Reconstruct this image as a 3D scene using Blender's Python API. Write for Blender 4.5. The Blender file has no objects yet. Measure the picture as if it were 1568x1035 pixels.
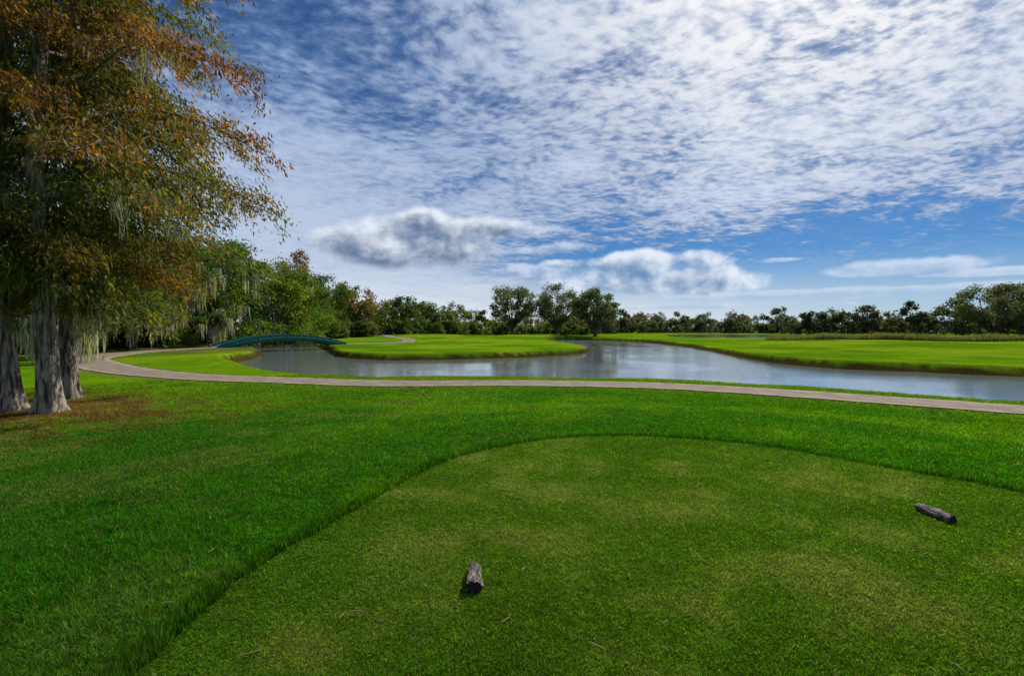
import bpy, bmesh, math, numpy as np
from mathutils import Vector
rng=np.random.default_rng(7)
S=bpy.context.scene
S.view_settings.view_transform='Standard'
S.view_settings.look='None'
S.view_settings.exposure=0
COL=S.collection

# ------------------------------------------------------------------ helpers
def vnoise(x,y,s,seed=0):
    r=np.random.default_rng(seed).random((256,256))
    X=np.asarray(x)/s; Y=np.asarray(y)/s
    ix=np.floor(X).astype(np.int64); iy=np.floor(Y).astype(np.int64)
    fx=X-ix; fy=Y-iy
    fx=fx*fx*(3-2*fx); fy=fy*fy*(3-2*fy)
    a=r[ix%256,iy%256]; b=r[(ix+1)%256,iy%256]; c=r[ix%256,(iy+1)%256]; d=r[(ix+1)%256,(iy+1)%256]
    return (a*(1-fx)+b*fx)*(1-fy)+(c*(1-fx)+d*fx)*fy
def fbm(x,y,s,seed=0,o=4):
    t=0;a=1;n=0
    for i in range(o):
        t=t+a*vnoise(x,y,s/2**i,seed+i); n+=a; a*=.55
    return t/n
def sstep(a,b,x):
    t=np.clip((x-a)/(b-a),0,1); return t*t*(3-2*t)
def catmull(P,n=6,closed=False):
    P=[np.array(p,float) for p in P]; N=len(P); out=[]
    for i in range(N if closed else N-1):
        if closed: p0,p1,p2,p3=P[(i-1)%N],P[i],P[(i+1)%N],P[(i+2)%N]
        else: p0,p1,p2,p3=P[max(i-1,0)],P[i],P[i+1],P[min(i+2,N-1)]
        for k in range(n):
            t=k/n
            out.append(.5*((2*p1)+(-p0+p2)*t+(2*p0-5*p1+4*p2-p3)*t*t+(-p0+3*p1-3*p2+p3)*t**3))
    if not closed: out.append(P[-1])
    return np.array(out)
def pdist(x,y,P,closed):
    d=np.full(x.shape,1e12); ins=np.zeros(x.shape,bool)
    N=len(P)
    for i in range(N if closed else N-1):
        ax,ay=P[i]; bx,by=P[(i+1)%N]
        ex,ey=bx-ax,by-ay; L=ex*ex+ey*ey+1e-12
        t=np.clip(((x-ax)*ex+(y-ay)*ey)/L,0,1)
        dx=x-ax-t*ex; dy=y-ay-t*ey
        d=np.minimum(d,dx*dx+dy*dy)
        if closed and ay!=by:
            c=((ay>y)!=(by>y))&(x<(bx-ax)*(y-ay)/(by-ay)+ax)
            ins^=c
    d=np.sqrt(d)
    return np.where(ins,-d,d) if closed else d
def mesh_np(name,V,F,mat=None,col=None,smooth=False,parent=None):
    V=np.asarray(V,np.float32); F=np.asarray(F,np.int32); k=F.shape[1]
    me=bpy.data.meshes.new(name)
    me.vertices.add(len(V)); me.vertices.foreach_set('co',V.ravel())
    me.loops.add(F.size); me.loops.foreach_set('vertex_index',F.ravel())
    me.polygons.add(len(F)); me.polygons.foreach_set('loop_start',np.arange(0,F.size,k,dtype=np.int32))
    me.update(calc_edges=True)
    if smooth: me.polygons.foreach_set('use_smooth',np.ones(len(F),bool))
    if col is not None:
        at=me.color_attributes.new('tint','FLOAT_COLOR','POINT')
        c=np.ones((len(V),4),np.float32); c[:,:3]=col
        at.data.foreach_set('color',c.ravel())
    if mat: me.materials.append(mat)
    ob=bpy.data.objects.new(name,me); COL.objects.link(ob)
    if parent: ob.parent=parent
    return ob
def empty(name,loc=(0,0,0)):
    e=bpy.data.objects.new(name,None); e.location=loc; COL.objects.link(e); return e

class NT:
    def __init__(s,nt): s.nt=nt; s.n=nt.nodes; s.l=nt.links
    def node(s,t,**k):
        n=s.n.new(t)
        for a,b in k.items(): setattr(n,a,b)
        return n
    def put(s,sock,v):
        if isinstance(v,bpy.types.NodeSocket): s.l.new(v,sock)
        elif v is not None: sock.default_value=v
    def m(s,op,a,b=None,c=None,clamp=False):
        n=s.node('ShaderNodeMath',operation=op); n.use_clamp=clamp
        for i,v in enumerate((a,b,c)):
            if v is not None: s.put(n.inputs[i],v)
        return n.outputs[0]
    def mr(s,v,a,b,c=0.,d=1.,smooth=True):
        n=s.node('ShaderNodeMapRange'); n.interpolation_type='SMOOTHSTEP' if smooth else 'LINEAR'
        s.put(n.inputs['Value'],v)
        for nm,x in zip(('From Min','From Max','To Min','To Max'),(a,b,c,d)): s.put(n.inputs[nm],x)
        return n.outputs['Result']
    def noise(s,vec,scale,detail=4,rough=.55,dist=0.):
        n=s.node('ShaderNodeTexNoise')
        if vec is not None: s.put(n.inputs['Vector'],vec)
        n.inputs['Scale'].default_value=scale; n.inputs['Detail'].default_value=detail
        n.inputs['Roughness'].default_value=rough; n.inputs['Distortion'].default_value=dist
        return n.outputs['Fac']
    def xyz(s,x,y,z=0.):
        n=s.node('ShaderNodeCombineXYZ')
        for i,v in enumerate((x,y,z)): s.put(n.inputs[i],v)
        return n.outputs[0]
    def mix(s,f,a,b,mode='MIX'):
        n=s.node('ShaderNodeMix',data_type='RGBA',blend_type=mode)
        s.put(n.inputs[0],f)
        for i,v in ((6,a),(7,b)):
            if isinstance(v,tuple): v=(*v[:3],1.)
            s.put(n.inputs[i],v)
        return n.outputs[2]
    def bump(s,h,strength,dist):
        n=s.node('ShaderNodeBump'); s.put(n.inputs['Height'],h)
        n.inputs['Strength'].default_value=strength; n.inputs['Distance'].default_value=dist
        return n.outputs[0]
def newmat(name):
    m=bpy.data.materials.new(name); m.use_nodes=True
    t=NT(m.node_tree); b=m.node_tree.nodes['Principled BSDF']
    b.inputs['Specular IOR Level'].default_value=.3
    return m,t,b

def foliage_mat(name,trans=.4,rough=.55,spec=.15):
    m,t,b=newmat(name)
    at=t.node('ShaderNodeAttribute',attribute_name='tint')
    t.put(b.inputs['Base Color'],at.outputs['Color']); b.inputs['Roughness'].default_value=rough
    b.inputs['Specular IOR Level'].default_value=spec
    tr=t.node('ShaderNodeBsdfTranslucent')
    c2=t.mix(1.,at.outputs['Color'],(1.5,1.5,.6),'MULTIPLY')
    t.put(tr.inputs[0],c2)
    mx=t.node('ShaderNodeMixShader'); mx.inputs[0].default_value=trans
    t.l.new(b.outputs[0],mx.inputs[1]); t.l.new(tr.outputs[0],mx.inputs[2])
    t.l.new(mx.outputs[0],t.n['Material Output'].inputs[0])
    return m
M_LEAF=foliage_mat('foliage',.5)
M_GRASS=foliage_mat('grass_blades',.5,.6,.08)
M_MOSS=foliage_mat('spanish_moss',.35,.9,.05)

def bark_mat(name,c1,c2,sc=14):
    m,t,b=newmat(name)
    tc=t.node('ShaderNodeTexCoord').outputs['Object']
    mp=t.node('ShaderNodeMapping'); t.put(mp.inputs['Vector'],tc); mp.inputs['Scale'].default_value=(1,1,.16)
    n=t.noise(mp.outputs[0],sc,6,.65,.4); n2=t.noise(tc,1.7,4)
    f=t.mr(n,.38,.62)
    c=t.mix(f,c1,c2); c=t.mix(t.mr(n2,.45,.75,0,.5),c,(.13,.14,.10))
    t.put(b.inputs['Base Color'],c); b.inputs['Roughness'].default_value=.9
    t.put(b.inputs['Normal'],t.bump(n,1.,.08))
    return m
M_BARK=bark_mat('cypress_bark',(.045,.033,.025),(.42,.34,.27),11)
M_OBARK=bark_mat('oak_bark',(.035,.028,.024),(.13,.11,.095),5)

# ------------------------------------------------------------------ site plan (metres)
tee=catmull([(-1.86,2.4),(-1.83,3.35),(-1.45,4.6),(-.75,6.4),(.6,7.5),(1.9,7.72),(3.5,7.2),(4.6,5.99),(5.33,5.03),(6.1,3.2),(6.4,0),(6,-5),(2,-8),(-1.6,-5),(-1.95,0)],4,True)
pond=catmull([(-58,96),(-44,76),(-33,63),(-26.5,50),(-23.5,40),(-18,33),(-13,27.6),(-8,24.9),(-3,24.6),(2,24.4),(7,23.4),(11.5,20.9),(15,17.8),(20,13.6),(30,6),(45,-5),
 (75,0),(60,18),(42,27.5),(31.6,29.8),(27.9,33.3),(23.6,37),(23.0,45),(25.4,58),(29.5,80),(31,105),(29,124),(18,142),(9.5,136),(9.2,110),(10.6,89),(10.9,70),(8.8,60),(3.3,52.5),(-2.2,49),(-8.9,46.2),(-14.1,46.8),(-19.5,53),(-23.5,62),(-31,78),(-46,104)],3,True)
pond2=catmull([(55,160),(62,148),(90,146),(125,150),(145,175),(142,225),(112,245),(78,236),(62,190)],3,True)
path=catmull([(60,-26),(40,-8),(25,5),(14.6,13.7),(12.7,15.2),(9.8,17.45),(5.7,19.75),(0,20.7),(-5.1,20.5),(-9.8,21.7),(-15.3,23.4),(-20.6,26.4),(-26.5,31),(-33.5,38),(-38.6,47.5),(-40.2,55),(-37.4,61)],6)
path2=catmull([(-26.4,74),(-22.5,80),(-20,92),(-24,110),(-33,132),(-45,160)],5)
WATER=-1.2; WATER2=-.78
def land(x,y):
    r=np.hypot(x,y)
    s=pdist(x,y,tee,True)
    p1=pdist(x,y,pond,True)+ (vnoise(x,y,1.7,5)-.5)*.6
    p2=pdist(x,y,pond2,True)
    pp=np.minimum(p1,p2); wl=np.where(p2<p1,WATER2,WATER)
    z=-.6*sstep(.5,9,s)
    far=sstep(35,90,r)*sstep(2,30,p2)
    z=z+far*(fbm(x,y,34,11,3)-.5)*.7+sstep(15,40,r)*sstep(1.5,9,pp)*(fbm(x,y,11,12,2)-.5)*.22*sstep(2,30,p2)
    for cx,cy,rr,hh in ((-8,120,16,1.1),(-28,150,20,.9),(8,150,14,.8),(-22,28+12,7,.3)):
        z=z+hh*np.exp(-((x-cx)**2+(y-cy)**2)/rr**2)
    k=sstep(-.1,.85,pp)
    z=np.where(pp>0, wl+(z-wl)*k, wl-.9*sstep(0,2.5,-pp)+(z-wl)*k)
    return z,s,pp,p1
# ------------------------------------------------------------------ ground
ang=np.concatenate([np.arange(-62,62,.2),np.arange(62,298,3.)]); ang=np.radians(ang)
rad=np.exp(np.arange(math.log(.4),math.log(4500),.0125))
A,R=np.meshgrid(ang,rad)
X=(R*np.sin(A)).ravel(); Y=(R*np.cos(A)).ravel()
Z,sT,pP,p1=land(X,Y)
dp=np.minimum(pdist(X,Y,path,False),pdist(X,Y,path2,False))
def lerp(a,b,t): return a*(1-t[:,None])+b*t[:,None]
def macro(x,y,z,s,pp,bl=False):
    n=len(x); r=np.hypot(x,y)
    rough=np.tile(np.array([.036,.150,.004]),(n,1)); teec=np.array([.072,.165,.006])
    fair=np.array([.115,.225,.004])
    n1=fbm(x,y,2.6,21,4); n2=fbm(x,y,.5,31,3); n3=fbm(x,y,9,41,3)
    c=lerp(rough,np.array([.080,.200,.004]),sstep(.40,.66,n1))
    c=lerp(c,np.array([.12,.17,.03]),sstep(.52,.76,fbm(x,y,1.1,51,4))*.8*sstep(2,-6,x))
    c=lerp(c,np.array([.022,.095,.004]),sstep(-1,-7,x-(y-6)*-.3)*sstep(16,6,r)*.65)  # left foreground rough darkened: corner shade put into the grass colour
    c=lerp(c,fair,sstep(14,26,r)*.9)
    c=lerp(c,np.array([.19,.27,.012]),sstep(.45,.66,n3)*sstep(30,50,r)*.8)
    c=lerp(c,np.array([.06,.15,.006]),sstep(.50,.34,n3)*sstep(30,50,r)*.6)
    tc=lerp(np.tile(teec,(n,1)),np.array([.17,.19,.04]),sstep(.48,.72,n2*.6+n1*.4)*.55)
    tc=lerp(tc,np.array([.04,.125,.004]),sstep(.52,.32,n1)*.6)
    c=lerp(c,tc,sstep(.04,-.04,s))
    dn=np.hypot((x+14.)*.7,y-13.6)
    c=lerp(c,np.array([.16,.075,.03]),sstep(5.2,1.2,dn+ (n2-.5)*6)*.85)
    dn=np.hypot((x+52)*.45,(y-62)*.6)
    c=lerp(c,np.array([.07,.055,.03]),sstep(16,7,dn+(n1-.5)*8)*.75)
    return c*(.75+.5*n2)[:,None]
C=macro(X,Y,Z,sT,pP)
soil=np.array([.045,.022,.010])
C=lerp(C,soil,sstep(.66,.42,pP+(vnoise(X,Y,.6,77)-.5)*.35)*.9)
C=lerp(C,np.array([.13,.12,.045]),sstep(.9,.4,abs(dp-1.3))*.45*sstep(2.5,1.3,dp))
C=C*(1-.55*sstep(.12,.03,np.abs(sT-.05)))[:,None]  # shade under the rough's lip painted into the ground along the tee edge
na=len(ang); nr=len(rad)
i=np.arange(nr-1)[:,None]*na; j=np.arange(na)[None,:]; j2=(j+1)%na
F=np.stack([i+j,i+j2,i+na+j2,i+na+j],-1).reshape(-1,4)[:,::-1]
V=np.stack([X,Y,Z],1)
m,t,b=newmat('ground_grass')
at=t.node('ShaderNodeAttribute',attribute_name='tint').outputs['Color']
pos=t.node('ShaderNodeTexCoord').outputs['Object']
a1=t.noise(pos,60,4,.7); a2=t.noise(pos,6,5,.65); a3=t.noise(pos,.35,4,.6)
c=t.mix(1.,at,t.mix(t.mr(a1,.3,.7),(.45,.5,.4),(1.35,1.3,1.4)),'MULTIPLY')
c=t.mix(1.,c,t.mix(t.mr(a2,.3,.7),(.72,.75,.7),(1.2,1.18,1.2)),'MULTIPLY')
c=t.mix(1.,c,t.mix(t.mr(a3,.3,.7),(.8,.88,.8),(1.15,1.08,1.1)),'MULTIPLY')
t.put(b.inputs['Base Color'],c); b.inputs['Roughness'].default_value=1.; b.inputs['Specular IOR Level'].default_value=.0
hh=t.m('ADD',a1,t.m('MULTIPLY',a2,2.))
t.put(b.inputs['Normal'],t.bump(hh,.6,.03))
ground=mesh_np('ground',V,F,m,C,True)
cap=mesh_np('ground_cap_tmp',np.vstack([V[:na],[[0,0,0]]]),np.array([[na,(q+1)%na,q] for q in range(na)])[:,::-1],m,np.vstack([C[:na],C[:1]]),True)
for o in bpy.context.view_layer.objects: o.select_set(False)
ground.select_set(True); cap.select_set(True); bpy.context.view_layer.objects.active=ground
bpy.ops.object.join()

# ------------------------------------------------------------------ water
m,t,b=newmat('pond_water')
pos=t.node('ShaderNodeTexCoord').outputs['Object']
mp=t.node('ShaderNodeMapping'); t.put(mp.inputs['Vector'],pos); mp.inputs['Scale'].default_value=(.6,1.4,1)
w1=t.noise(mp.outputs[0],4.6,3,.6,.3); w2=t.noise(mp.outputs[0],1.1,2,.5)
amp=t.mr(t.noise(pos,.07,3,.5),.40,.56,.25,1.)
h=t.m('MULTIPLY',t.m('ADD',w1,t.m('MULTIPLY',w2,.8)),amp)
b.inputs['Base Color'].default_value=(.15,.165,.165,1); b.inputs['Roughness'].default_value=.05  # base colour lifted to paint in bright glare off the water
b.inputs['IOR'].default_value=1.8; b.inputs['Specular IOR Level'].default_value=1.
t.put(b.inputs['Normal'],t.bump(h,.20,.05))
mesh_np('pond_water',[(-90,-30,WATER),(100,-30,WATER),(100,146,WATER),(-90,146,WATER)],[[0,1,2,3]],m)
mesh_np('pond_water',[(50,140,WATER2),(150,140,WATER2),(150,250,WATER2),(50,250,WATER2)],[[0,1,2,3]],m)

# ------------------------------------------------------------------ cart path
m,t,b=newmat('path_concrete')
pos=t.node('ShaderNodeTexCoord').outputs['Object']
n=t.noise(pos,1.6,6,.65); n2=t.noise(pos,70,3,.7)
c=t.mix(t.mr(n,.3,.7),(.185,.140,.108),(.31,.245,.195)); c=t.mix(t.mr(n2,.3,.7,0,.4),c,(.14,.11,.085))
t.put(b.inputs['Base Color'],c); b.inputs['Roughness'].default_value=.9; b.inputs['Specular IOR Level'].default_value=.1
t.put(b.inputs['Normal'],t.bump(n2,.4,.01))
M_PATH=m
def ribbon(name,P,w):
    d=np.gradient(P,axis=0); d/=np.linalg.norm(d,axis=1)[:,None]; nrm=np.stack([-d[:,1],d[:,0]],1)
    offs=np.linspace(-1,1,7)
    V=[];F=[]
    for k in range(len(P)):
        ww=w[k] if hasattr(w,'__len__') else w
        for o in offs:
            jj=1+(.10*(vnoise(np.array([k*.9]),np.array([o*9.]),1.,61)[0]-.5) if abs(o)==1 else 0)
            q=P[k]+nrm[k]*o*ww*jj; V.append((q[0],q[1]))
    V=np.array(V); z,_,_,_=land(V[:,0],V[:,1])
    z=z+.035
    V3=np.column_stack([V,z]).tolist(); n=len(offs)
    for k in range(len(P)-1):
        for q in range(n-1):
            a=k*n+q; F.append((a,a+1,a+n+1,a+n))
    base=len(V3)
    for k in range(len(P)):
        for e in (0,n-1):
            p=V3[k*n+e]; V3.append((p[0],p[1],p[2]-.12))
    for k in range(len(P)-1):
        for ei,e in enumerate((0,n-1)):
            F.append((k*n+e,(k+1)*n+e,base+(k+1)*2+ei,base+k*2+ei))
    return mesh_np(name,V3,F,M_PATH,smooth=False)
def dense(P,step=.5):
    L=np.r_[0,np.cumsum(np.linalg.norm(np.diff(P,axis=0),axis=1))]
    s=np.arange(0,L[-1],step); return np.column_stack([np.interp(s,L,P[:,0]),np.interp(s,L,P[:,1])])
PD=dense(path); wd=1.05+.35*sstep(-16,-30,PD[:,0])
ribbon('cart_path',PD,wd); ribbon('cart_path',dense(path2,1.),1.2)

# ------------------------------------------------------------------ grass blades
N=1050000
r=np.exp(rng.uniform(math.log(1.4),math.log(27),N)); a=np.radians(rng.uniform(-53,53,N))
x=r*np.sin(a); y=r*np.cos(a)
z,s,pp,_=land(x,y); d=pdist(x,y,path,False)
keep=(pp>.55)&(d>1.09+.35*sstep(-16,-30,x)-.14*rng.random(N))
dt=np.hypot(x+14.4,y-14.2)
keep&=~((dt<4.)&(rng.random(N)<.75*(1-dt/4.)+.1))
x,y,z,s,pp,r=[q[keep] for q in (x,y,z,s,pp,r)]; n=len(x)
istee=s<(vnoise(x,y,.25,3)-.5)*.04
tuft=vnoise(x,y,.045,91)*.6+vnoise(x,y,.11,92)*.4
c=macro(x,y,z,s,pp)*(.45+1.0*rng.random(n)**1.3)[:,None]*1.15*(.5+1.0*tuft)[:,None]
dead=rng.random(n)<np.where(istee,.08,.03)
c[dead]=np.array([.32,.27,.12])*(.6+.7*rng.random(dead.sum()))[:,None]
clump=.55+.95*tuft
h=np.where(istee,rng.uniform(.008,.019,n)*clump,rng.uniform(.016,.036,n)*clump*(.75+.6*vnoise(x,y,.6,81)))*(1+r*.02)
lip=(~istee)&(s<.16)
h=np.where(lip,h*1.75,h); c=np.where(lip[:,None],c*.7,c)  # lip blades coloured darker, painting in the shade on the lip
w=np.where(istee,.0016,.0016)*(1+r*.31)
th=rng.uniform(0,2*np.pi,n); th2=rng.uniform(0,2*np.pi,n)
lean=np.where(istee,1.1,.9)*rng.uniform(.2,1.4,n)*h; lean=np.where(lip,lean*.5,lean)
B=np.stack([x,y,z],1); sd=np.stack([np.cos(th)*w,np.sin(th)*w,0*w],1)
tip=B+np.stack([np.cos(th2)*lean,np.sin(th2)*lean,h],1)
V=np.stack([B-sd,B+sd,tip],1).reshape(-1,3)
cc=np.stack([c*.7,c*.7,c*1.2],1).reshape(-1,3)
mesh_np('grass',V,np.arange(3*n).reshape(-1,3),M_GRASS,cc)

# ------------------------------------------------------------------ trees
class Wood:
    def __init__(s): s.V=[];s.F=[]
    def tube(s,P,R,k=6,flute=0.):
        P=np.array(P,float); n=len(P); base=len(s.V)
        for i in range(n):
            d=P[min(i+1,n-1)]-P[max(i-1,0)]; d/=np.linalg.norm(d)+1e-9
            u=np.cross(d,[0,1,0.] if abs(d[1])<.9 else [1.,0,0]); u/=np.linalg.norm(u); v=np.cross(d,u)
            for q in range(k):
                a=2*math.pi*q/k
                rr=R[i]*(1+ (flute*max(0,1-i/(n*.45)) *(math.sin(a*5+1.3)*.5+math.sin(a*3+.4)*.3) if flute else 0))
                s.V.append(P[i]+rr*(math.cos(a)*u+math.sin(a)*v))
        for i in range(n-1):
            for q in range(k):
                a=base+i*k+q; b=base+i*k+(q+1)%k
                s.F.append((a,b,b+k,a+k))
def leaves(C,U,L,W,rg):
    n=len(C); U=U/np.linalg.norm(U,axis=1)[:,None]
    r=rg.normal(size=(n,3)); v=np.cross(U,r); v/=np.linalg.norm(v,axis=1)[:,None]+1e-9
    L=L[:,None]; W=W[:,None]
    V=np.stack([C-U*L,C+v*W-U*L*.2,C+U*L,C-v*W-U*L*.2],1).reshape(-1,3)
    return V,np.arange(4*n).reshape(-1,4)
def moss_geo(anch,ln,rg,per=9,w=.02,mc=(.30,.30,.22)):
    m=len(anch); A=np.repeat(anch,per,0)+rg.normal(size=(m*per,3))*np.array([.09,.09,.05])*(w/.02)**.7
    L=np.repeat(ln,per)*rg.uniform(.35,1,m*per); n=len(A)
    th=rg.uniform(0,np.pi,n); W=w*rg.uniform(.5,1.3,n)
    sd=np.stack([np.cos(th)*W,np.sin(th)*W,0*W],1)
    k=4; rows=[]
    for i in range(k+1):
        t=i/k; f=(1-t)**.7*(.5+.5*min(1,t*4)) +.05
        jit=rg.normal(size=(n,3))*np.array([1,1,0])*.03*(w/.02)**.5*(1 if i else 0)
        c=A+jit-np.array([0,0,1.])*(L*t)[:,None]
        rows+= [c-sd*f,c+sd*f]
    V=np.stack(rows,1).reshape(-1,3); F=[]
    b=np.arange(n)*(2*(k+1))
    for i in range(k): F.append(np.stack([b+2*i,b+2*i+1,b+2*i+3,b+2*i+2],1))
    F=np.concatenate(F); g=np.repeat(rg.uniform(.6,1.2,n),2*(k+1))
    C=np.array(mc)*g[:,None]
    return V,F,C

def cypress(name,x,y,H,Rm,tr,zmin,seed,nb=70,nt=16,nl=40,ls=.095,rust=.6,lean=(0,0),mossn=40,sides=24,near=True):
    rg=np.random.default_rng(seed); z0=float(land(np.array([x]),np.array([y]))[0][0])-.1
    W=Wood(); hs=np.r_[0,.12,.25,.45,.7,1.0,1.4,1.9,2.5,np.linspace(3.3,H,14)]
    P=[(x+lean[0]*h+.10*math.sin(h*.5+seed),y+lean[1]*h+.10*math.cos(h*.4+seed),z0+h) for h in hs]
    R=[tr*(1+.75*math.exp(-h/.28)+.22*math.exp(-h/1.3))*max(.08,(1-h/H)**.7) for h in hs]
    W.tube(P,R,sides,.30)
    P=np.array(P); LC=[];LU=[];LR=[];MO=[];LS=[]
    for k in range(nb):
        f=(k+.5)/nb; h=zmin+(H-zmin)*f**1.2; fr=(h-zmin)/(H-zmin)
        o=np.array([np.interp(h,hs,P[:,0]),np.interp(h,hs,P[:,1]),z0+h])
        az=k*2.39996+rg.uniform(-.4,.4); Lb=Rm*(1-fr)**.40*rg.uniform(.62,1.08)*(0.5+.5*min(1,(h-zmin)/2.5))
        el=rg.uniform(.25,.6); dr=rg.uniform(.5,.85)
        pts=[o]; n=8
        for q in range(1,n+1):
            t=q/n; azj=az+.15*math.sin(t*5+k)
            pts.append(o+np.array([math.cos(azj),math.sin(azj),0])*Lb*t+np.array([0,0,1])*Lb*(math.tan(el)*t*.75-dr*t*t*.75)+rg.normal(size=3)*.05)
        rb=max(.02,tr*.30*(1-fr*.7)); W.tube(pts,[rb*(1-.88*q/n) for q in range(n+1)],6)
        pts=np.array(pts); br=rg.random()
        for j in range(nt):
            t=.14+.86*(j+rg.random())/nt; q=t*n; i0=min(int(q),n-1); p=pts[i0]*(1-(q-i0))+pts[i0+1]*(q-i0)
            sg=1 if j%2 else -1; ta=az+sg*rg.uniform(.35,1.25); tl=Lb*rg.uniform(.14,.32)*(1.15-.5*t)+.2
            tw=[p]; up=rg.uniform(-.1,.45)
            for e in (1,2,3):
                u=e/3; tw.append(p+np.array([math.cos(ta),math.sin(ta),0])*tl*u+np.array([0,0,1])*tl*(up*u-.6*u*u))
            if near: W.tube(tw,[.016,.011,.007,.003],3)
            tw=np.array(tw); u=rg.random(nl)**.8*3; i1=np.minimum(u.astype(int),2); ff=(u-i1)[:,None]
            sp=np.array([.15,.15,.17]) if near else np.array([.45,.45,.4])
            c=tw[i1]*(1-ff)+tw[i1+1]*ff+rg.normal(size=(nl,3))*sp
            dn=np.array([math.cos(ta)*.5,math.sin(ta)*.5,-.85])+rg.normal(size=(nl,3))*.42
            LC.append(c);LU.append(dn)
            cx=(p[0]-x)/Rm; cz=(p[2]-z0-4)/8.
            rr=np.clip(rust*(.10+.45*t+.55*cx+.45*min(cz,1.))+rg.normal()*.18+(br-.5)*.45,0,1)
            LR.append(np.full(nl,rr)); LS.append(np.full(nl,rg.uniform(.55,1.35)))
            if rg.random()<mossn/(nb*nt)*(3. if h<zmin+3.5 else .6) : MO.append(p)
    C=np.concatenate(LC);U=np.concatenate(LU);rr=np.concatenate(LR);ls_=np.concatenate(LS)
    rr=np.clip(rr+rg.normal(size=len(rr))*.12,0,1)
    V,F=leaves(C,U,ls*rg.uniform(.6,1.3,len(C)),ls*.30*rg.uniform(.6,1.2,len(C)),rg)
    g=np.array([.075,.125,.014]); am=np.array([.17,.14,.022]); ru=np.array([.27,.10,.026])
    c=np.where(rr[:,None]<.5,lerp(np.tile(g,(len(rr),1)),am,rr*2),lerp(np.tile(am,(len(rr),1)),ru,rr*2-1))
    c=c*(rg.uniform(.6,1.3,len(c))*ls_)[:,None]
    e=empty(name)
    mesh_np('trunk',W.V,W.F,M_BARK,smooth=True,parent=e)
    mesh_np('needles',V,F,M_LEAF,np.repeat(c,4,0),parent=e)
    if MO:
        V,F,c=moss_geo(np.array(MO),rg.uniform(.4,1.6,len(MO)),rg,per=20,w=.024 if near else .06,mc=(.30,.30,.22)); mesh_np('spanish_moss',V,F,M_MOSS,c,parent=e)
    return e

cypress('bald_cypress_tree',-13.1,13.5,25,6.0,.245,3.7,1,nb=88,nt=18,nl=74,rust=.64,lean=(.004,0),mossn=42)
cypress('bald_cypress_tree',-14.6,14.0,22,4.8,.245,3.8,2,nb=56,nt=14,nl=56,rust=.22,lean=(-.008,.0),mossn=60)
cypress('bald_cypress_tree',-15.0,16.4,24,6.2,.24,3.1,3,nb=80,nt=16,nl=66,rust=.34,lean=(.02,.01),mossn=100)

def crown(rg,x,y,z0,H,R,nc,nl,ls,col,base=.28,cv=.35,box=False,rs=(.16,.34)):
    th=rg.uniform(0,2*np.pi,nc); cz=rg.uniform(-1,1,nc); q=rg.uniform(.35,1,nc)**.5
    rr=(1-np.abs(cz)**3*.75 if box else np.sqrt(1-cz**2))*q
    if box: rr=np.where(cz<0,q,rr)
    qq=1. if box else q
    cc=z0+H*(base+(1-base)*.5)
    c0=np.stack([x+R*.85*rr*np.cos(th),y+R*.85*rr*np.sin(th),cc+H*(1-base)*.43*cz*qq],1)
    cr=R*rg.uniform(rs[0],rs[1],nc)
    per=nl//nc; C=np.repeat(c0,per,0); r=np.repeat(cr,per); n=len(C)
    d=rg.normal(size=(n,3)); d/=np.linalg.norm(d,axis=1)[:,None]
    P=C+d*(r*rg.uniform(.3,1.08,n))[:,None]*np.array([1,1,.7])
    P+=rg.normal(size=P.shape)*ls*.6
    U=d*.4+rg.normal(size=(n,3))*.6+np.array([0,0,-.15])
    V,F=leaves(P,U,ls*rg.uniform(.5,1.3,n),ls*.55*rg.uniform(.5,1.2,n),rg)
    k=np.repeat(rg.uniform(1-cv,1+cv,nc),per)*rg.uniform(.65,1.35,n)
    hue=np.repeat(rg.uniform(-1,1,nc),per)
    c=np.array(col)*k[:,None]*np.stack([1+.18*hue,1+.02*hue,1-.2*hue],1)
    return V,F,np.repeat(c,4,0),c0
def oak(name,x,y,H,R,seed,nc=46,nl=9000,ls=.28,col=(.05,.085,.02),base=.28,tr=.35,moss=0,ml=1.5,box=False,rs=(.16,.34)):
    rg=np.random.default_rng(seed); z0=float(land(np.array([x]),np.array([y]))[0][0])-.15
    V,F,c,c0=crown(rg,x,y,z0,H,R,nc,nl,ls,col,base,box=box,rs=rs)
    W=Wood(); th=H*base*.8; lx,ly=rg.uniform(-.4,.4,2)
    top=np.array([x+lx,y+ly,z0+th])
    W.tube([(x,y,z0),(x,y,z0+.4),(x+lx*.4,y+ly*.4,z0+th*.5),top],[tr*1.5,tr*1.05,tr*.9,tr*.85],10)
    for p in c0[:min(nc,24)]:
        mid=top*.5+p*.5+np.array([0,0,.08*H*rg.uniform(-.3,.6)])+rg.normal(size=3)*.25
        q1=top*.8+mid*.2; W.tube([top-[0,0,.2],q1*.5+mid*.5,mid,p*.6+mid*.4+rg.normal(size=3)*.15,p],[tr*.5,tr*.36,tr*.24,tr*.14,tr*.05],5)
    e=empty(name)
    mesh_np('trunk',W.V,W.F,M_OBARK,smooth=True,parent=e); mesh_np('leaves',V,F,M_LEAF,c,parent=e)
    if moss:
        a=c0[rg.integers(0,nc,moss)]+rg.normal(size=(moss,3))*R*.12; a[:,2]-=R*.1
        V,F,c=moss_geo(a,rg.uniform(.4,1,moss)*ml,rg,per=14,w=.085,mc=(.38,.38,.29)); mesh_np('spanish_moss',V,F,M_MOSS,c,parent=e)
    return e
G=(.075,.135,.018); GD=(.05,.09,.018); GY=(.12,.17,.018)
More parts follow.
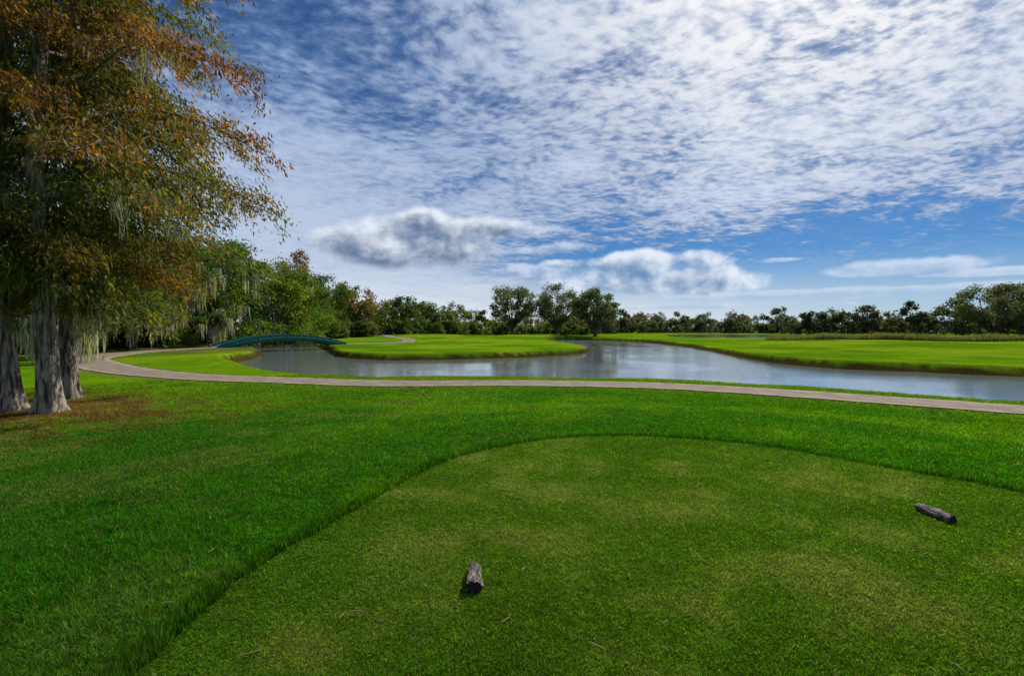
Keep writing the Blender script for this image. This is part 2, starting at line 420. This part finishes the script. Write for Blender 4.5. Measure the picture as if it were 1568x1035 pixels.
for q,(x,y,H,R,c,ms) in enumerate([(-34,35,10.5,4.6,G,70),(-39,41,12,5,GD,90),(-46,50,13.5,6,G,60),(-45,57,14,6.5,GD,90),(-51,62,15,7,G,50),(-44,66,13.5,5.5,GD,150),
      (-50,72,16.5,7,GY,40),(-45.5,76,17,7,G,70),(-42,86,16.5,7,GY,10),(-44,98,16.5,7,G,0),(-60,80,17,8,GD,0),(-58,55,15,8,GD,0),(-53,88,18,7,GD,0),(-44,112,15.5,7,GD,0)]):
    oak('live_oak_tree',x,y,H,R,100+q,nc=60,nl=10500,ls=.2 if y<60 else .25,col=c,base=.2,moss=ms,ml=4.,box=True)
for q,(x,y,H,R) in enumerate([(0,166,18.6,9.6),(15.5,166,18,9.2),(26.5,154,16.4,8.2)]):
    oak('live_oak_tree',x,y,H,R,210+q,nc=70,nl=8500,ls=.36,col=(.09,.115,.062),base=.15,tr=.65,rs=(.14,.26))
for q,(x,y,H,R) in enumerate([(110,110,13.5,8.5),(122,116,15,9.5),(137,120,14,8)]):
    oak('live_oak_tree',x,y,H,R,300+q,nc=56,nl=8000,ls=.3,col=(.08,.095,.05),base=.15,tr=.55,rs=(.14,.28))
cypress('bald_cypress_tree',-46.5,106,19.5,4.4,.3,3,31,nb=40,nt=8,nl=14,ls=.32,rust=.9,mossn=0,sides=10,near=False)
cypress('bald_cypress_tree',-53,112,18,4.2,.3,3,32,nb=40,nt=8,nl=14,ls=.32,rust=.7,mossn=0,sides=10,near=False)

def mass(name,items,seed,ls,nlp,trunks=True):
    rg=np.random.default_rng(seed); VV=[];FF=[];CC=[];o=0; W=Wood()
    for (x,y,H,R,col,base) in items:
        z0=float(land(np.array([x]),np.array([y]))[0][0])-.2
        V,F,c,c0=crown(rg,x,y,z0,H,R,rg.integers(16,26),nlp,ls,col,base,box=True,rs=(.22,.42))
        VV.append(V);FF.append(F+o);CC.append(c);o+=len(V)
        if trunks: W.tube([(x,y,z0),(x,y,z0+H*.3),(x+rg.uniform(-.4,.4),y,z0+H*.7)],[.35,.25,.12],5)
    e=empty(name); mesh_np('leaves',np.concatenate(VV),np.concatenate(FF),M_LEAF,np.concatenate(CC),parent=e)
    if trunks: mesh_np('trunks',W.V,W.F,M_OBARK,parent=e)
cols=[(.07,.11,.025),(.05,.085,.026),(.095,.12,.03),(.14,.105,.035),(.10,.14,.028),(.19,.105,.035)]
def line(P,step,jy,H,Rr,rg,pal,base=.05,hv=(.72,1.18)):
    P=dense(np.array(P,float),step); out=[]
    for p in P:
        h=H*rg.uniform(*hv); R=Rr*rg.uniform(.7,1.2)
        out.append((p[0]+rg.normal()*step*.3,p[1]+rg.uniform(0,jy),h,R,pal[rg.integers(len(pal))],base))
    return out
rg=np.random.default_rng(9)
items=line([(-50,116),(-44,142),(-36,165),(-22,190)],4,16,13.5,5,rg,cols,0.,(.6,1.2))
items+=line([(-58,120),(-52,155),(-34,190)],4.5,14,14,5,rg,cols,0.,(.75,1.15))
items+=line([(-34,195),(0,232),(40,250)],4.5,12,10.5,5,rg,cols,0.,(.75,1.15))
items+=line([(-48,118),(-40,150),(-28,172),(-14,192),(10,210),(34,215)],4,10,5,3.5,rg,cols[:3],0.)
items+=line([(-62,46),(-72,60),(-72,90),(-62,118)],5,8,13,6,rg,cols[:2],0.)
mass('distant_treeline',items,5,.38,1500)
far=[(.06,.08,.045),(.08,.095,.05),(.05,.07,.045),(.09,.08,.05)]  # slight grey-blue of distance haze put into these leaf colours
items=line([(22,240),(50,272),(70,300),(120,320),(180,310),(240,280),(270,250),(300,220)],5.5,20,9.5,6.5,rg,far,0,(.6,1.15))
items+=line([(40,290),(110,350),(200,350),(290,320),(360,240)],5.5,30,13.5,7,rg,far,0,(.7,1.25))
items+=line([(150,262),(176,232),(195,205),(205,178),(195,150)],6,12,13,6,rg,far,0,(.7,1.25))
mass('distant_treeline',items,6,.74,900)
items=[]
for k in range(60):
    t=rg.random(); x=-62+26*rg.random(); y=60+45*t
    if x>-47+ (y-60)*.06: x=-47-rg.random()*8
    items.append((x,y,rg.uniform(1.8,4.5),rg.uniform(1.6,3.4),[(.06,.11,.018),(.09,.15,.02),(.04,.07,.018)][k%3],0))
for k in range(16): items.append((-44-rg.random()*14,36+rg.random()*20,rg.uniform(1.5,3.2),rg.uniform(1.5,2.8),(.05,.085,.018),0))
items+=[(-39.5,76,5.5,4,(.11,.19,.016),0),(-36,84,5,4,(.10,.17,.016),0),(-44,64,3,2.4,(.08,.14,.018),0),(-52,54,3,2.6,(.06,.11,.02),0),(-38,92,8,5,(.10,.17,.018),0),(-40,102,9,5,(.09,.15,.018),0),(-50,106,7,5,(.06,.10,.018),0),(-57,104,8,5,(.05,.09,.018),0)]
mass('shrubs',items,8,.17,2200,False)

n=16000; rg=np.random.default_rng(12); tt=rg.random(n)
x=56+46*tt+rg.normal(size=n)*.5; y=104-12*tt+rg.uniform(0,5,n)+2*np.sin(x*.2)
z=land(x,y)[0]; h=rg.uniform(.8,1.5,n)*(.6+.7*vnoise(x,y,3,1)); th=rg.uniform(0,np.pi,n); w=.05
sd=np.stack([np.cos(th)*w,np.sin(th)*w,0*th],1); B=np.stack([x,y,z],1); tp=B+np.stack([rg.normal(size=n)*.12,rg.normal(size=n)*.12,h],1)
V=np.stack([B-sd,B+sd,tp],1).reshape(-1,3); c=np.array([.13,.14,.055])*rg.uniform(.5,1.4,n)[:,None]
mesh_np('reeds',V,np.arange(3*n).reshape(-1,3),M_GRASS,np.repeat(c,3,0))

# ------------------------------------------------------------------ bridge
m,t,b=newmat('teal_paint'); pos=t.node('ShaderNodeTexCoord').outputs['Object']
n=t.noise(pos,1.3,5,.6); t.put(b.inputs['Base Color'],t.mix(t.mr(n,.35,.7),(.010,.12,.095),(.025,.17,.135))); b.inputs['Roughness'].default_value=.5
M_TEAL=m
m,t,b=newmat('deck_wood'); pos=t.node('ShaderNodeTexCoord').outputs['Object']
t.put(b.inputs['Base Color'],t.mix(t.noise(pos,5,4),(.12,.09,.07),(.26,.21,.17))); b.inputs['Roughness'].default_value=.85; M_DECK=m
A0=np.array([-37.6,60.8]);B0=np.array([-26.2,74.2]); D=B0-A0; L=np.linalg.norm(D); D/=L; Nn=np.array([-D[1],D[0]])
br=empty('arched_footbridge')
def arcz(t): return -.60+1.3*4*t*(1-t)
def sweep(name,o0,o1,b0,b1,mat,n=40,t0=0.,t1=1.):
    V=[];F=[]
    for i in range(n+1):
        t=t0+(t1-t0)*i/n; p=A0+D*L*t; z=arcz(t)
        for (o,bz) in ((o0,b0),(o1,b0),(o1,b1),(o0,b1)):
            q=p+Nn*o; V.append((q[0],q[1],z+bz))
    for i in range(n):
        for k in range(4):
            a=i*4+k; b_=i*4+(k+1)%4; F.append((a,b_,b_+4,a+4))
    F.append((0,1,2,3)); F.append((n*4+3,n*4+2,n*4+1,n*4))
    return mesh_np(name,V,F,mat,parent=br)
sweep('deck',-1.3,1.3,-.08,.03,M_DECK)
for sgn,nm in ((-1,'near'),(1,'far')):
    a,b_=sorted((sgn*1.31,sgn*1.45)); sweep('girder_'+nm,a,b_,-.42,.30,M_TEAL)
    a,b_=sorted((sgn*1.27,sgn*1.53)); sweep('top_flange_'+nm,a,b_,.302,.36,M_TEAL); sweep('bottom_flange_'+nm,a,b_,-.48,-.422,M_TEAL)
    for k in range(19):
        t=(k+.5)/19; a,b_=sorted((sgn*1.453,sgn*1.50)); sweep('stiffener_%s_%d'%(nm,k),a,b_,-.41,.295,M_TEAL,1,t-.003,t+.003)
m,t,b=newmat('abutment_concrete'); pos=t.node('ShaderNodeTexCoord').outputs['Object']
t.put(b.inputs['Base Color'],t.mix(t.noise(pos,3,5),(.13,.11,.09),(.3,.27,.23))); b.inputs['Roughness'].default_value=.9
for k,(t0,t1) in enumerate(((-.03,.06),(.94,1.03))):
    V=[]
    for t_ in (t0,t1):
        p=A0+D*L*t_
        for o in (-1.6,1.6):
            q=p+Nn*o; V+= [(q[0],q[1],-2.4),(q[0],q[1],-.9)]
    mesh_np('abutment_%d'%k,V,[(0,1,3,2),(4,6,7,5),(0,4,5,1),(2,3,7,6),(1,5,7,3),(0,2,6,4)],m,parent=br)

# ------------------------------------------------------------------ log tee markers
m,t,b=newmat('weathered_log'); pos=t.node('ShaderNodeTexCoord').outputs['Object']
mp=t.node('ShaderNodeMapping'); t.put(mp.inputs['Vector'],pos); mp.inputs['Scale'].default_value=(1,.2,1)
n=t.noise(mp.outputs[0],55,6,.7,.5); n2=t.noise(pos,14,4)
c=t.mix(t.mr(n,.40,.58),(.014,.010,.008),(.30,.25,.21)); c=t.mix(t.mr(n2,.48,.66,0,.6),c,(.04,.03,.025))
t.put(b.inputs['Base Color'],c); b.inputs['Roughness'].default_value=.9; t.put(b.inputs['Normal'],t.bump(n,1.,.02)); M_LOG=m
m,t,b=newmat('log_end_dark'); pos=t.node('ShaderNodeTexCoord').outputs['Object']
t.put(b.inputs['Base Color'],t.mix(t.noise(pos,40,3),(.006,.006,.008),(.02,.019,.022))); b.inputs['Roughness'].default_value=.6; M_LEND=m  # near-black tone for both end faces of a log
def log(name,x,y,ln,rx,rot,seed):
    rg=np.random.default_rng(seed); K=40;n=26; V=[];F=[]
    jag=.03*rg.random(K)
    for i in range(n+1):
        t=i/n; yy=(t-.5)*ln; ta=1-.18*t+.06*math.sin(t*7+seed)
        if i in(0,n): ta*=.9
        for k in range(K):
            a=2*math.pi*k/K
            rr=rx*ta*(1+.09*math.sin(3*a+seed+t*1.2)+.06*math.sin(7*a+t*3+seed)+.10*(rg.random()-.5)+.05*math.sin(13*a+t*2))
            e=(jag[k]*(-1 if i==0 else 1) if i in(0,n) else 0)
            V.append((rr*math.cos(a),yy+e*(-1 if i==n else 1)*-.4,max(-.6*rx,rr*math.sin(a)*.9)))
    for i in range(n):
        for k in range(K):
            a=i*K+k;b_=i*K+(k+1)%K; F.append((a,b_,b_+K,a+K))
    F=np.array(F)[:,::-1]
    ob=mesh_np(name,V,F,M_LOG,smooth=True)
    me=ob.data
    me.materials.append(M_LEND); bm=bmesh.new(); bm.from_mesh(me); bm.verts.ensure_lookup_table()
    f=bm.faces.new([bm.verts[k] for k in range(K)]); f.material_index=1; f.smooth=False
    f=bm.faces.new([bm.verts[n*K+k] for k in range(K)][::-1]); f.material_index=1; f.smooth=False
    bm.normal_update(); bm.to_mesh(me); bm.free()
    ob.location=(x,y,rx*.6+.004); ob.rotation_euler=(0,0,rot)
log('log_tee_marker',-.255,3.22,.27,.052,.06,1)
log('log_tee_marker',3.86,4.38,.34,.046,.08,4)
W=Wood(); rg=np.random.default_rng(3)
tw=[(-.93,2.85,.15,.14),(-1.0,2.82,1.4,.06),(-.03,2.8,1.0,.12),(1.0,6.2,.4,.1),(.45,2.55,2.5,.1),(-1.35,2.5,.5,.13),(2.3,3.3,2.,.08),(3.1,3.6,.3,.09),(-3.2,6.2,.6,.3),(-3.6,6.9,1.,.2),(-5.2,7.6,.2,.25),(2.0,5.2,.9,.1)]
for k in range(70):
    a_=rg.uniform(-.75,.75); r_=rg.uniform(2.3,9); tw.append((r_*math.sin(a_),r_*math.cos(a_),rg.uniform(0,3.1),rg.uniform(.02,.08)))
for (x,y,a,l) in tw:
    z=float(land(np.array([x]),np.array([y]))[0][0])+(.022 if x>-1.9 else .035); p=np.array([x,y,z]); d=np.array([math.cos(a),math.sin(a),0])
    W.tube([p-d*l*.5,p+rg.normal(size=3)*.006,p+d*l*.25,p+d*l*.5],[.002,.0032,.0028,.0012],5)
m,t,b=newmat('dry_twig'); b.inputs['Base Color'].default_value=(.3,.19,.1,1); b.inputs['Roughness'].default_value=.8
mesh_np('fallen_twigs',W.V,W.F,m)

# ------------------------------------------------------------------ sun + sky
EL=math.radians(41); AZ=math.radians(34)
sd=Vector((math.sin(AZ)*math.cos(EL),math.cos(AZ)*math.cos(EL),math.sin(EL)))
ld=bpy.data.lights.new('sun','SUN'); ld.energy=5.; ld.angle=math.radians(.6); ld.color=(1,.93,.82)
lo=bpy.data.objects.new('sun',ld); COL.objects.link(lo); lo.rotation_euler=sd.to_track_quat('Z','Y').to_euler(); lo.location=(20,20,40)
w=bpy.data.worlds.new('World'); S.world=w; w.use_nodes=True; t=NT(w.node_tree)
bg=t.n['Background']; STR=.1; bg.inputs['Strength'].default_value=STR
sky=t.node('ShaderNodeTexSky'); sky.sky_type='NISHITA'; sky.sun_disc=False; sky.sun_elevation=EL; sky.sun_rotation=AZ
sky.air_density=1.; sky.dust_density=.3; sky.ozone_density=3.
dirv=t.node('ShaderNodeTexCoord').outputs['Generated']
sp=t.node('ShaderNodeSeparateXYZ'); t.put(sp.inputs[0],dirv); dx,dy,dz=sp.outputs
zc=t.m('MAXIMUM',dz,0.)
hl=t.m('SQRT',t.m('ADD',t.m('MULTIPLY',dx,dx),t.m('MULTIPLY',dy,dy)))
e=t.m('DIVIDE',dz,t.m('MAXIMUM',hl,.001)); az=t.m('ARCTAN2',dx,dy)
den=t.m('ADD',zc,.09)
P=t.xyz(t.m('DIVIDE',dx,den),t.m('DIVIDE',dy,den))
base=t.mix(1.,sky.outputs[0],(.13,.38,.66),'MULTIPLY')
base=t.mix(t.mr(e,.0,.5),base,t.mix(1.,base,(.75,.75,.80),'MULTIPLY'))
dt=t.node('ShaderNodeVectorMath',operation='DOT_PRODUCT'); t.put(dt.inputs[0],dirv); dt.inputs[1].default_value=sd
g=t.m('POWER',t.m('MAXIMUM',dt.outputs['Value'],0.),9.)
wp=t.node('ShaderNodeTexNoise'); t.put(wp.inputs['Vector'],P); wp.inputs['Scale'].default_value=1.3; wp.inputs['Detail'].default_value=2
wv=t.node('ShaderNodeVectorMath',operation='MULTIPLY_ADD'); t.put(wv.inputs[0],wp.outputs['Color']); wv.inputs[1].default_value=(.28,.28,0); t.put(wv.inputs[2],P)
mp=t.node('ShaderNodeMapping'); t.put(mp.inputs['Vector'],wv.outputs[0]); mp.inputs['Rotation'].default_value=(0,0,math.radians(-40)); mp.inputs['Scale'].default_value=(1.,1.25,1)
n1=t.noise(mp.outputs[0],18,3,.55); n2=t.noise(mp.outputs[0],5,4,.6); n0=t.noise(P,1.2,4,.6)
rip=t.m('ADD',t.m('MULTIPLY',n1,.52),t.m('MULTIPLY',n2,.48))
big=t.m('MULTIPLY',t.m('SUBTRACT',n0,.5),1.0)
dens=t.m('ADD',rip,big)
hole=t.m('MULTIPLY',t.mr(t.m('ADD',e,t.m('MULTIPLY',t.m('SUBTRACT',n2,.5),.16)),.13,.24,1.,0.),t.mr(az,-.15,.2))
dens=t.m('SUBTRACT',dens,t.m('MULTIPLY',hole,.38))
tl=t.m('MULTIPLY',t.mr(e,.30,.6),t.mr(az,.25,-.35))
dens=t.m('SUBTRACT',dens,t.m('MULTIPLY',tl,.07))
lowl=t.m('MULTIPLY',t.mr(e,.50,.1),t.mr(az,.3,-.4))
dens=t.m('ADD',dens,t.m('MULTIPLY',lowl,.18))
dens=t.m('ADD',dens,t.m('MULTIPLY',g,.16))
alpha=t.mr(dens,.22,.56,0.15,.90)
cc=t.mix(t.mr(dens,.34,.80),(.125,.235,.46),(.43,.55,.78))
cc=t.mix(t.m('MULTIPLY',lowl,.65),cc,(.62,.70,.83))
cc=t.mix(t.m('MULTIPLY',t.m('MULTIPLY',g,t.mr(rip,.36,.60,.45,1.15)),1.0,clamp=True),cc,(1.1,1.08,1.05))
sc=t.node('ShaderNodeVectorMath',operation='SCALE'); t.put(sc.inputs[0],cc); sc.inputs['Scale'].default_value=1/STR
col=t.mix(alpha,base,sc.outputs[0])
col=t.mix(t.m('MULTIPLY',t.mr(e,.16,.0),t.mr(az,.75,.1,.55,.97)),col,(7.5,8.1,8.7))
# cumulus
E=t.xyz(az,t.m('MULTIPLY',e,1.3))
f1=t.noise(E,8.5,7,.56,.1)
E2=t.xyz(t.m('ADD',az,.014),t.m('MULTIPLY',t.m('ADD',e,.016),1.3)); f2=t.noise(E2,8.5,7,.56,.1)
rel=t.m('SUBTRACT',f1,f2)
f3=t.m('SUBTRACT',t.noise(E,26,5,.6,.2),.5)
def cumulus(col,lobes,amp,white,grey,op=1.,k0=.1,k1=.75,soft=.35,gd=.9,wf=.9):
    fld=None
    for (a0,e0,wa,we) in lobes:
        ax=t.m('DIVIDE',t.m('SUBTRACT',az,a0),wa); ey=t.m('DIVIDE',t.m('SUBTRACT',e,e0),we)
        ey=t.m('MULTIPLY',ey,t.mr(ey,-.4,.0,1.3,1.))
        q=t.m('SUBTRACT',1.,t.m('ADD',t.m('MULTIPLY',ax,ax),t.m('MULTIPLY',ey,ey)))
        q2=t.m('SUBTRACT',t.m('MULTIPLY',q,.35),t.m('MULTIPLY',ey,.50))
        if fld is None: fld=q; sh=q2
        else: fld=t.m('SMOOTH_MAX',fld,q,.6); sh=t.m('SMOOTH_MAX',sh,q2,.6)
    fld=t.m('MAXIMUM',fld,-3.)
    d=t.m('ADD',fld,t.m('MULTIPLY',t.m('SUBTRACT',f1,.5),amp))
    al=t.m('MULTIPLY',t.mr(d,-.15,soft),op)
    s=t.m('ADD',t.m('ADD',sh,t.m('MULTIPLY',d,.18)),t.m('MULTIPLY',rel,-gd*3.))
    s=t.m('ADD',s,t.m('MULTIPLY',f3,wf))
    c=t.mix(t.mr(s,k0,k1),tuple(v/STR for v in white),tuple(v/STR for v in grey))
    return t.mix(al,col,c)
col=cumulus(col,[(.55,.062,.38,.010),(.25,.045,.3,.008)],5.,(.62,.72,.86),(.4,.55,.75),.6,soft=.6)
col=cumulus(col,[(.67,.10,.13,.016),(.80,.085,.1,.008),(.5,.125,.06,.006)],5.,(.66,.76,.90),(.45,.58,.78),.8,soft=.8)
col=cumulus(col,[(-.01,.205,.12,.022),(.10,.165,.09,.018),(.06,.12,.10,.018)],5.,(.66,.75,.90),(.30,.42,.63),.75,soft=.7)
col=cumulus(col,[(.29,.135,.14,.026),(.21,.10,.14,.044),(.36,.092,.13,.037),(.12,.135,.07,.014)],3.8,(.84,.90,1.),(.15,.28,.49),.9,k0=-.1,k1=1.05,soft=.7)
col=cumulus(col,[(-.24,.168,.13,.066),(-.13,.158,.105,.058),(-.34,.170,.07,.034),(-.19,.215,.07,.035),(-.05,.205,.09,.030)],2.9,(.80,.86,.95),(.12,.19,.33),.97,k0=-.25,k1=1.0,soft=.8)
t.put(bg.inputs['Color'],col)

# ------------------------------------------------------------------ camera
cd=bpy.data.cameras.new('camera'); cd.lens=17; cd.sensor_width=36; cd.clip_start=.05; cd.clip_end=8000
co=bpy.data.objects.new('camera',cd); COL.objects.link(co); co.location=(0,0,1.7); co.rotation_euler=(math.radians(90-.97),0,0)
S.camera=co
